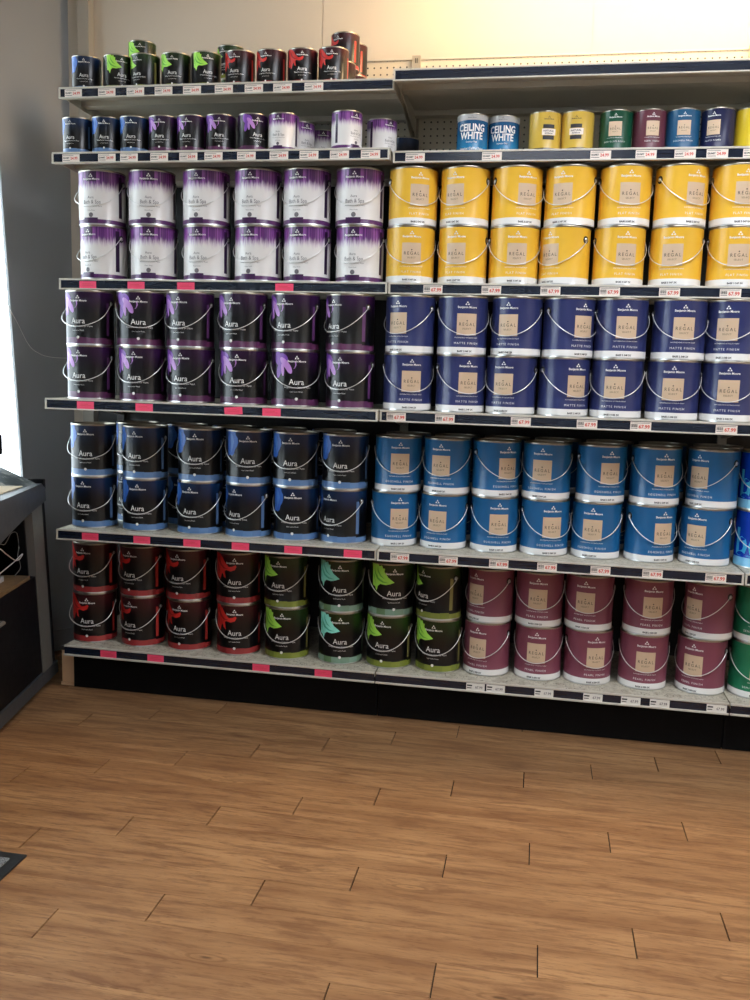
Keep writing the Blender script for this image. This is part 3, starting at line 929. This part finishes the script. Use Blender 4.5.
# right, rear, ceiling
ex, ey, _ = wp(SW, 0, 0)
bm = bmesh.new(); box(bm, 5.0, 5.1, -6, .64, 0, 3.2); struct('wall_right', bm, M['wall'])
bm = bmesh.new(); box(bm, ex - .3, 5.1, -6.1, -6, 0, 3.2); struct('wall_front', bm, M['wall_grey'])
bm = bmesh.new(); box(bm, ex - .25, ex - .12, -6, ey + .1, 0, 3.2); struct('wall_side', bm, M['wall_grey'])
bm = bmesh.new(); box(bm, ex - .3, 5.1, -6.1, .6, 3.2, 3.3); struct('ceiling', bm, M['ceil'])

# plank floor: real boards, one mesh
def floor():
    t = NT('oak_plank_vinyl')
    at = t.n('ShaderNodeAttribute'); at.attribute_name = 'plank'
    pid = at.outputs['Fac']
    x, y, z = t.xyz(t.obj())
    off = t.math('MULTIPLY', pid, 37.0)
    vo = t.n('ShaderNodeTexVoronoi'); t.put(vo.inputs['Vector'], t.comb(t.math('ADD', t.math('MULTIPLY', x, 1.5), off), t.math('ADD', t.math('MULTIPLY', y, 6.0), off), 0.0)); vo.inputs['Scale'].default_value = 1.25
    kd = vo.outputs['Distance']
    kn = t.math('SUBTRACT', 1.0, t.step(kd, .0, .33))               # grain bends round the knots
    yy = t.math('ADD', y, t.math('MULTIPLY', kn, .020))
    def st(fx, fy): return t.comb(t.math('ADD', t.math('MULTIPLY', x, fx), off), t.math('ADD', t.math('MULTIPLY', yy, fy), off), 0.0)
    n1 = t.noise(st(1.0, 7.0), 1.8, 5, .6)
    n2 = t.noise(st(2.4, 34.0), 2.6, 6, .7)
    n3 = t.noise(st(5.0, 40.0), 5.0, 3, .6)
    n4 = t.noise(st(1.6, 12.0), 3.4, 5, .7)
    c = t.mix(t.step(n1, .30, .70), srgb('#a8835c'), srgb('#846040'))
    c = t.mix(t.math('MULTIPLY', t.step(n4, .47, .62), .65), c, srgb('#6c4a32'))
    c = t.mix(t.math('MULTIPLY', t.step(n2, .48, .66), .45), c, srgb('#63432c'))
    c = t.mix(t.math('MULTIPLY', t.step(n3, .57, .70), .5), c, srgb('#4f3420'))
    ring = t.math('SINE', t.math('MULTIPLY', kd, 95.0))
    c = t.mix(t.math('MULTIPLY', t.math('MULTIPLY', t.step(ring, .1, .9), t.math('SUBTRACT', 1.0, t.step(kd, .05, .20))), .5), c, srgb('#5c3c22'))
    c = t.mix(t.math('MULTIPLY', t.math('SUBTRACT', 1.0, t.step(kd, .012, .045)), .8), c, srgb('#3f2716'))
    c = t.mix(t.math('MULTIPLY', pid, .22), c, srgb('#7d5a3c'))
    t.bump(n2, .12, .001)
    return t.fin(c, t.math('MULTIPLY_ADD', n1, .15, .42), 0, .3)
M['floor'] = floor()
bm = bmesh.new(); lay = bm.faces.layers.float.new('plank')
pitch, L, W0 = .1127, .886, -1.398
for r in range(-42, 18):
    y0 = W0 + r * pitch
    if y0 > .60: break
    xo = .71 + r * .2157 + (random.uniform(-.02, .02) if r < 0 or r > 12 else 0)
    x = xo - L * math.ceil((xo + 3.6) / L)
    while x < 5.05:
        pid = random.random(); fs = box(bm, x + .0016, x + L - .0016, y0 + .0003, y0 + pitch - .0003, -.01, 0)
        for f in fs: f[lay] = pid
        x += L
box(bm, -3.6, 5.1, -6.1, .6, -.02, -.006, 1)
struct('floor', bm, [M['floor'], plain('dark_joint', '#1d120a', .8)])

# baseboard on the back wall's free strip and the splayed wall
bm = bmesh.new(); wprism(bm, [(.0, 0), (1.0, 0), (1.0, .09), (0, .09)], -.012, 0.0); struct('baseboard_left', bm, M['wall_grey'])

# mat
root = empty('floor_mat', (.11, -1.45, 0))
bm = bmesh.new(); box(bm, -.41, .406, -.36, .355, 0.0, .006, 0, .002); new_obj('rubber_border', bm, plain('black_rubber', '#1b2024', .6), root)
t = NT('speckled_carpet'); cn = t.noise(t.obj(), 420, 3, .7)
t.bump(cn, .6, .003)
bm = bmesh.new(); box(bm, -.385, .376, -.335, .325, .004, .0095, 0, .002)
new_obj('carpet_inlay', bm, t.fin(t.mix(t.step(cn, .4, .62), srgb('#3d444a'), srgb('#98a1a6')), .95), root)
tag(root, 'dark speckled floor mat with black rubber border at the left picture edge', 'mat')

# ------------------------------------------------------------------ tinting console on the left
Fd = Vector((-.199, .980)); Fn = Vector((.980, .199)); A0 = Vector((.024, -.446))
def cp(s, o, z):      # s along the front, o outwards from the front, z up; the carcass leans back towards the top
    s2 = s - .135 * z
    return (A0.x + Fd.x * s2 + Fn.x * o, A0.y + Fd.y * s2 + Fn.y * o, z)
croot = empty('tinting_console', (cp(.1, -.15, 0)))
def cpart(nm, bm, m, par=None, ang=None):
    bmesh.ops.translate(bm, verts=bm.verts[:], vec=-Vector(croot.location)); return new_obj(nm, bm, m, par or croot, ang)
def cbox(bm, s0, s1, o0, o1, z0, z1, mi=0):
    vs = [bm.verts.new(cp(s, o, z)) for s in (s0, s1) for o in (o0, o1) for z in (z0, z1)]
    for f in [(0, 1, 3, 2), (4, 6, 7, 5), (0, 4, 5, 1), (2, 3, 7, 6), (0, 2, 6, 4), (1, 5, 7, 3)]:
        bm.faces.new([vs[i] for i in f]).material_index = mi
M['cgrey'] = plain('console_grey', '#3f4347', .45, 0, .35); M['calu'] = plain('brushed_post', '#74736f', .45, .3)
M['cdark'] = plain('console_black', '#0c0e12', .5, 0, .2); M['cback'] = plain('console_inside', '#0b0c0e', .7)
SL = -.62; SR = .605; DP = -.30
bm = bmesh.new(); cbox(bm, SL, SR, -.05, 0.0, .035, .085); cbox(bm, SL, SR, DP, -.05, .035, .085); cpart('bottom_rail', bm, M['cgrey'])
bm = bmesh.new(); cbox(bm, SR - .045, SR, DP, -.010, .085, .80); cpart('end_panel', bm, M['cdark'])
for s in (.447, -.2):
    bm = bmesh.new(); cbox(bm, s, s + .107, -.03, -.002, .085, .74); cbox(bm, s - .010, s, -.06, -.03, .085, .74, 1); cpart('post', bm, [M['calu'], M['cdark']])
bm = bmesh.new(); cbox(bm, SL, SR - .045, DP, DP + .02, .085, .80); cpart('back_panel', bm, M['cback'])
bm = bmesh.new(); cbox(bm, SL, .447, -.025, -.006, .09, .475); d = cpart('door', bm, M['cdark'])
bm = bmesh.new()
tube(bm, [cp(.055, -.006, .405), cp(.055, .02, .405), cp(.045, .026, .408), cp(-.05, .026, .408), cp(-.06, .02, .405), cp(-.06, -.006, .405)], .007, 8)
o = cpart('handle', bm, M['calu'], None, 40); o.parent = d
bm = bmesh.new(); cbox(bm, SL, .385, DP + .02, -.004, .478, .492); cpart('inner_shelf', bm, plain('worn_shelf_board', '#7a6448', .5, 0, .5, .7))
# curved apron
bm = bmesh.new()
n = 24; cols = []
for i in range(n + 1):
    s = SL + (SR - .012 - SL) * i / n
    k = max(0, min(1, (s - .0) / .6))
    zl = .745 - .078 * (1 - k) ** 1.5; bul = .035 * (1 - k) ** .7
    if s < 0: zl = .667; bul = .035
    cols.append([bm.verts.new(cp(s, bul, zl)), bm.verts.new(cp(s, bul, .795)), bm.verts.new(cp(s, bul - .010, .812)), bm.verts.new(cp(s, -.03, .812)), bm.verts.new(cp(s, -.03, zl))])
for a, b in zip(cols, cols[1:]):
    for j in range(5): bm.faces.new((a[j], b[j], b[(j + 1) % 5], a[(j + 1) % 5]))
bm.faces.new(cols[0]); bm.faces.new(cols[-1][::-1])
bmesh.ops.recalc_face_normals(bm, faces=bm.faces[:]); cpart('curved_apron', bm, M['cgrey'], None, 40)
# sloping, paint-spattered top
def spat():
    t = NT('paint_spattered_top'); o = t.obj()
    a = t.noise(o, 9, 4, .7); b = t.noise(o, 30, 3, .6)
    c = t.mix(t.step(a, .42, .58), srgb('#3c474b'), srgb('#8a9090'))
    c = t.mix(t.step(b, .56, .66), c, srgb('#aeb2ac'))
    return t.fin(c, .3)
bm = bmesh.new()
def slope(o): return .812 + .47 * max(0, -.03 - o)
prof = [(-.03, .79), (-.03, .812), (-.18, slope(-.18)), (DP, slope(-.18)), (DP, .79)]
vsA = [bm.verts.new(cp(SL, o, z)) for o, z in prof]; vsB = [bm.verts.new(cp(SR - .02, o, z)) for o, z in prof]
for i in range(5): bm.faces.new((vsA[i], vsB[i], vsB[(i + 1) % 5], vsA[(i + 1) % 5]))
bm.faces.new(vsA); bm.faces.new(vsB[::-1]); bmesh.ops.recalc_face_normals(bm, faces=bm.faces[:])
cpart('sloping_top', bm, spat())
bm = bmesh.new(); cbox(bm, SR - .02, SR - .004, -.06, 0, .79, .828); cpart('corner_cap', bm, M['cdark'])
for s, o_ in ((.40, -.06), (-.5, -.06), (.40, -.26), (-.5, -.26)):
    bm = bmesh.new(); x, y, _ = cp(s, o_, 0)
    lathe(bm, [(0, 0), (.016, 0), (.018, .006), (.010, .012), (.010, .036), (0, .036)], 16, 0, (x, y)); cpart('foot', bm, M['cdark'], None, 40)
tag(croot, 'dark grey tinting console with curved apron and open shelf below the window', 'cabinet')
# cream sheet lying on the console
def sp(s, o, lift): return Vector(cp(s, o, slope(o) + lift))
bm = bmesh.new()
q = [(-.38, -.033), (.46, -.033), (.40, -.05), (.25, -.085), (-.38, -.085)]
va = [bm.verts.new(sp(s, o, .004)) for s, o in q]; vb = [bm.verts.new(sp(s, o, .001)) for s, o in q]
bm.faces.new(va); bm.faces.new(vb[::-1])
for i in range(5): bm.faces.new((va[i], vb[i], vb[(i + 1) % 5], va[(i + 1) % 5]))
bmesh.ops.recalc_face_normals(bm, faces=bm.faces[:])
tag(new_obj('paper_sheet', bm, plain('cream_card', '#dcd8c2', .6)), 'cream sheet of card lying on top of the grey console', 'paper')
# keyboard-like white box and wires on the inner shelf
bm = bmesh.new(); cbox(bm, .05, .29, -.13, -.06, .493, .512); tag(new_obj('power_adapter', bm, plain('pale_plastic', '#a9adb0', .4)), 'pale flat plastic box lying on the open shelf of the console', 'electronics')
bm = bmesh.new()
tube(bm, [Vector(p) for p in spline([cp(.10, -.03, .645), cp(.19, -.03, .635), cp(.255, -.03, .60), cp(.33, -.03, .562), cp(.375, -.03, .560), cp(.40, -.03, .572), cp(.33, -.035, .556), cp(.22, -.035, .545), cp(.12, -.04, .53)])], .0020, 6)
tag(new_obj('cable', bm, M['wire']), 'crossed white cable inside the open shelf of the console', 'cable')
bm = bmesh.new()
tube(bm, [Vector(p) for p in spline([cp(.24 - .08, -.05, .64), cp(.25, -.05, .637), cp(.30, -.05, .628), cp(.36, -.05, .655), cp(.41, -.05, .650), cp(.435, -.055, .618), cp(.435, -.055, .585), cp(.405, -.05, .560), cp(.42, -.05, .535), cp(.42, -.05, .51), cp(.36, -.05, .4945)])], .0016, 6)
tag(new_obj('cable', bm, M['calu']), 'thin grey looped cable hanging at the back of the open console shelf', 'cable')
# monitor standing on the console, only a corner in the picture
mr = empty('small_display', (-.273, -.22, .884))
def mpart(nm, bm, m):
    bmesh.ops.rotate(bm, verts=bm.verts[:], matrix=Matrix.Rotation(math.radians(12), 3, 'Z')); return new_obj(nm, bm, m, mr)
bm = bmesh.new(); box(bm, -.10, .10, -.05, .05, 0, .012, 0, .004); mpart('base', bm, M['cdark'])
bm = bmesh.new(); box(bm, -.02, .02, .0, .018, .010, .11, 0, .003); mpart('neck', bm, M['cdark'])
bm = bmesh.new(); box(bm, -.1, .172, -.022, .0, .052, .125, 0, .006); s_ = mpart('screen', bm, M['cdark'])
tag(mr, 'small black display on the console, only its corner showing against the window', 'display')
# loose wire drooping across the grey wall
bm = bmesh.new()
W3 = [wp(.306, -.006, 1.62), wp(.300, -.006, 1.508), wp(.255, -.006, 1.42), wp(.207, -.006, 1.333), wp(.16, -.006, 1.30), wp(.11, -.006, 1.288), wp(.036, -.006, 1.286), wp(.010, -.008, 1.29)]
tube(bm, spline(W3), .0014, 6)
tag(new_obj('wire', bm, M['wire']), 'thin pale wire drooping across the grey wall from the window', 'wire')

# ------------------------------------------------------------------ lights: warm strip of the place, added fill panels
def troffer(x, y, sx, sy, strength, col, lab):
    r = empty('ceiling_light', (x, y, 3.2))
    bm = bmesh.new(); box(bm, -sx / 2 - .03, sx / 2 + .03, -sy / 2 - .03, sy / 2 + .03, -.05, 0.0, 0, .004); new_obj('housing', bm, M['shelf'], r)
    bm = bmesh.new(); box(bm, -sx / 2, sx / 2, -sy / 2, sy / 2, -.056, -.050); new_obj('diffuser', bm, emit('lamp_diffuser', col, strength), r)
    tag(r, lab, 'ceiling light', 'ceiling lights')

troffer(2.35, .16, 2.0, .14, 42, '#ffd8a4', 'warm linear ceiling light close to the wall on the right')
troffer(2.3, -1.3, 1.2, .6, 14, '#f2f6ff', 'added fill light panel, unseen, in front of the display')  # cool panels from here on are unseen, added as fill light
troffer(4.0, -1.9, 1.2, .6, 12, '#f2f6ff', 'added fill light panel, unseen, to the right')
troffer(1.6, -4.6, 1.2, .6, 8, '#f2f6ff', 'added fill light panel, unseen, behind the viewer')
world = bpy.data.worlds.new('sky'); bpy.context.scene.world = world; world.use_nodes = True
bg = world.node_tree.nodes['Background']; bg.inputs[0].default_value = (.80, .93, 1.0, 1); bg.inputs[1].default_value = 4.5


# ------------------------------------------------------------------ camera (fitted)
cam = bpy.data.cameras.new('camera'); co = link(bpy.data.objects.new('camera', cam))
yaw, pitch_, roll = (0.17630, -0.13817, 0.02994)
cy_, sy_, cpp, spp = math.cos(yaw), math.sin(yaw), math.cos(pitch_), math.sin(pitch_)
fwd = Vector((-sy_ * cpp, cy_ * cpp, spp)); rt = Vector((cy_, sy_, 0)); up = rt.cross(fwd)
c_, s_ = math.cos(roll), math.sin(roll)
rt, up = c_ * rt + s_ * up, -s_ * rt + c_ * up
mw = Matrix.Identity(4)
for i in range(3): mw[i][0], mw[i][1], mw[i][2] = rt[i], up[i], -fwd[i]
mw.translation = Vector((1.7513, -3.0820, 1.2560))
co.matrix_world = mw
cam.sensor_fit = 'HORIZONTAL'; cam.sensor_width = 36; cam.lens = 36 * 902.85 / 750; cam.clip_start = .05
sc = bpy.context.scene; sc.camera = co
sc.view_settings.view_transform = 'Standard'; sc.view_settings.look = 'None'
sc.view_settings.gamma = 1; sc.view_settings.use_curve_mapping = False
sc.view_settings.exposure = 0.5
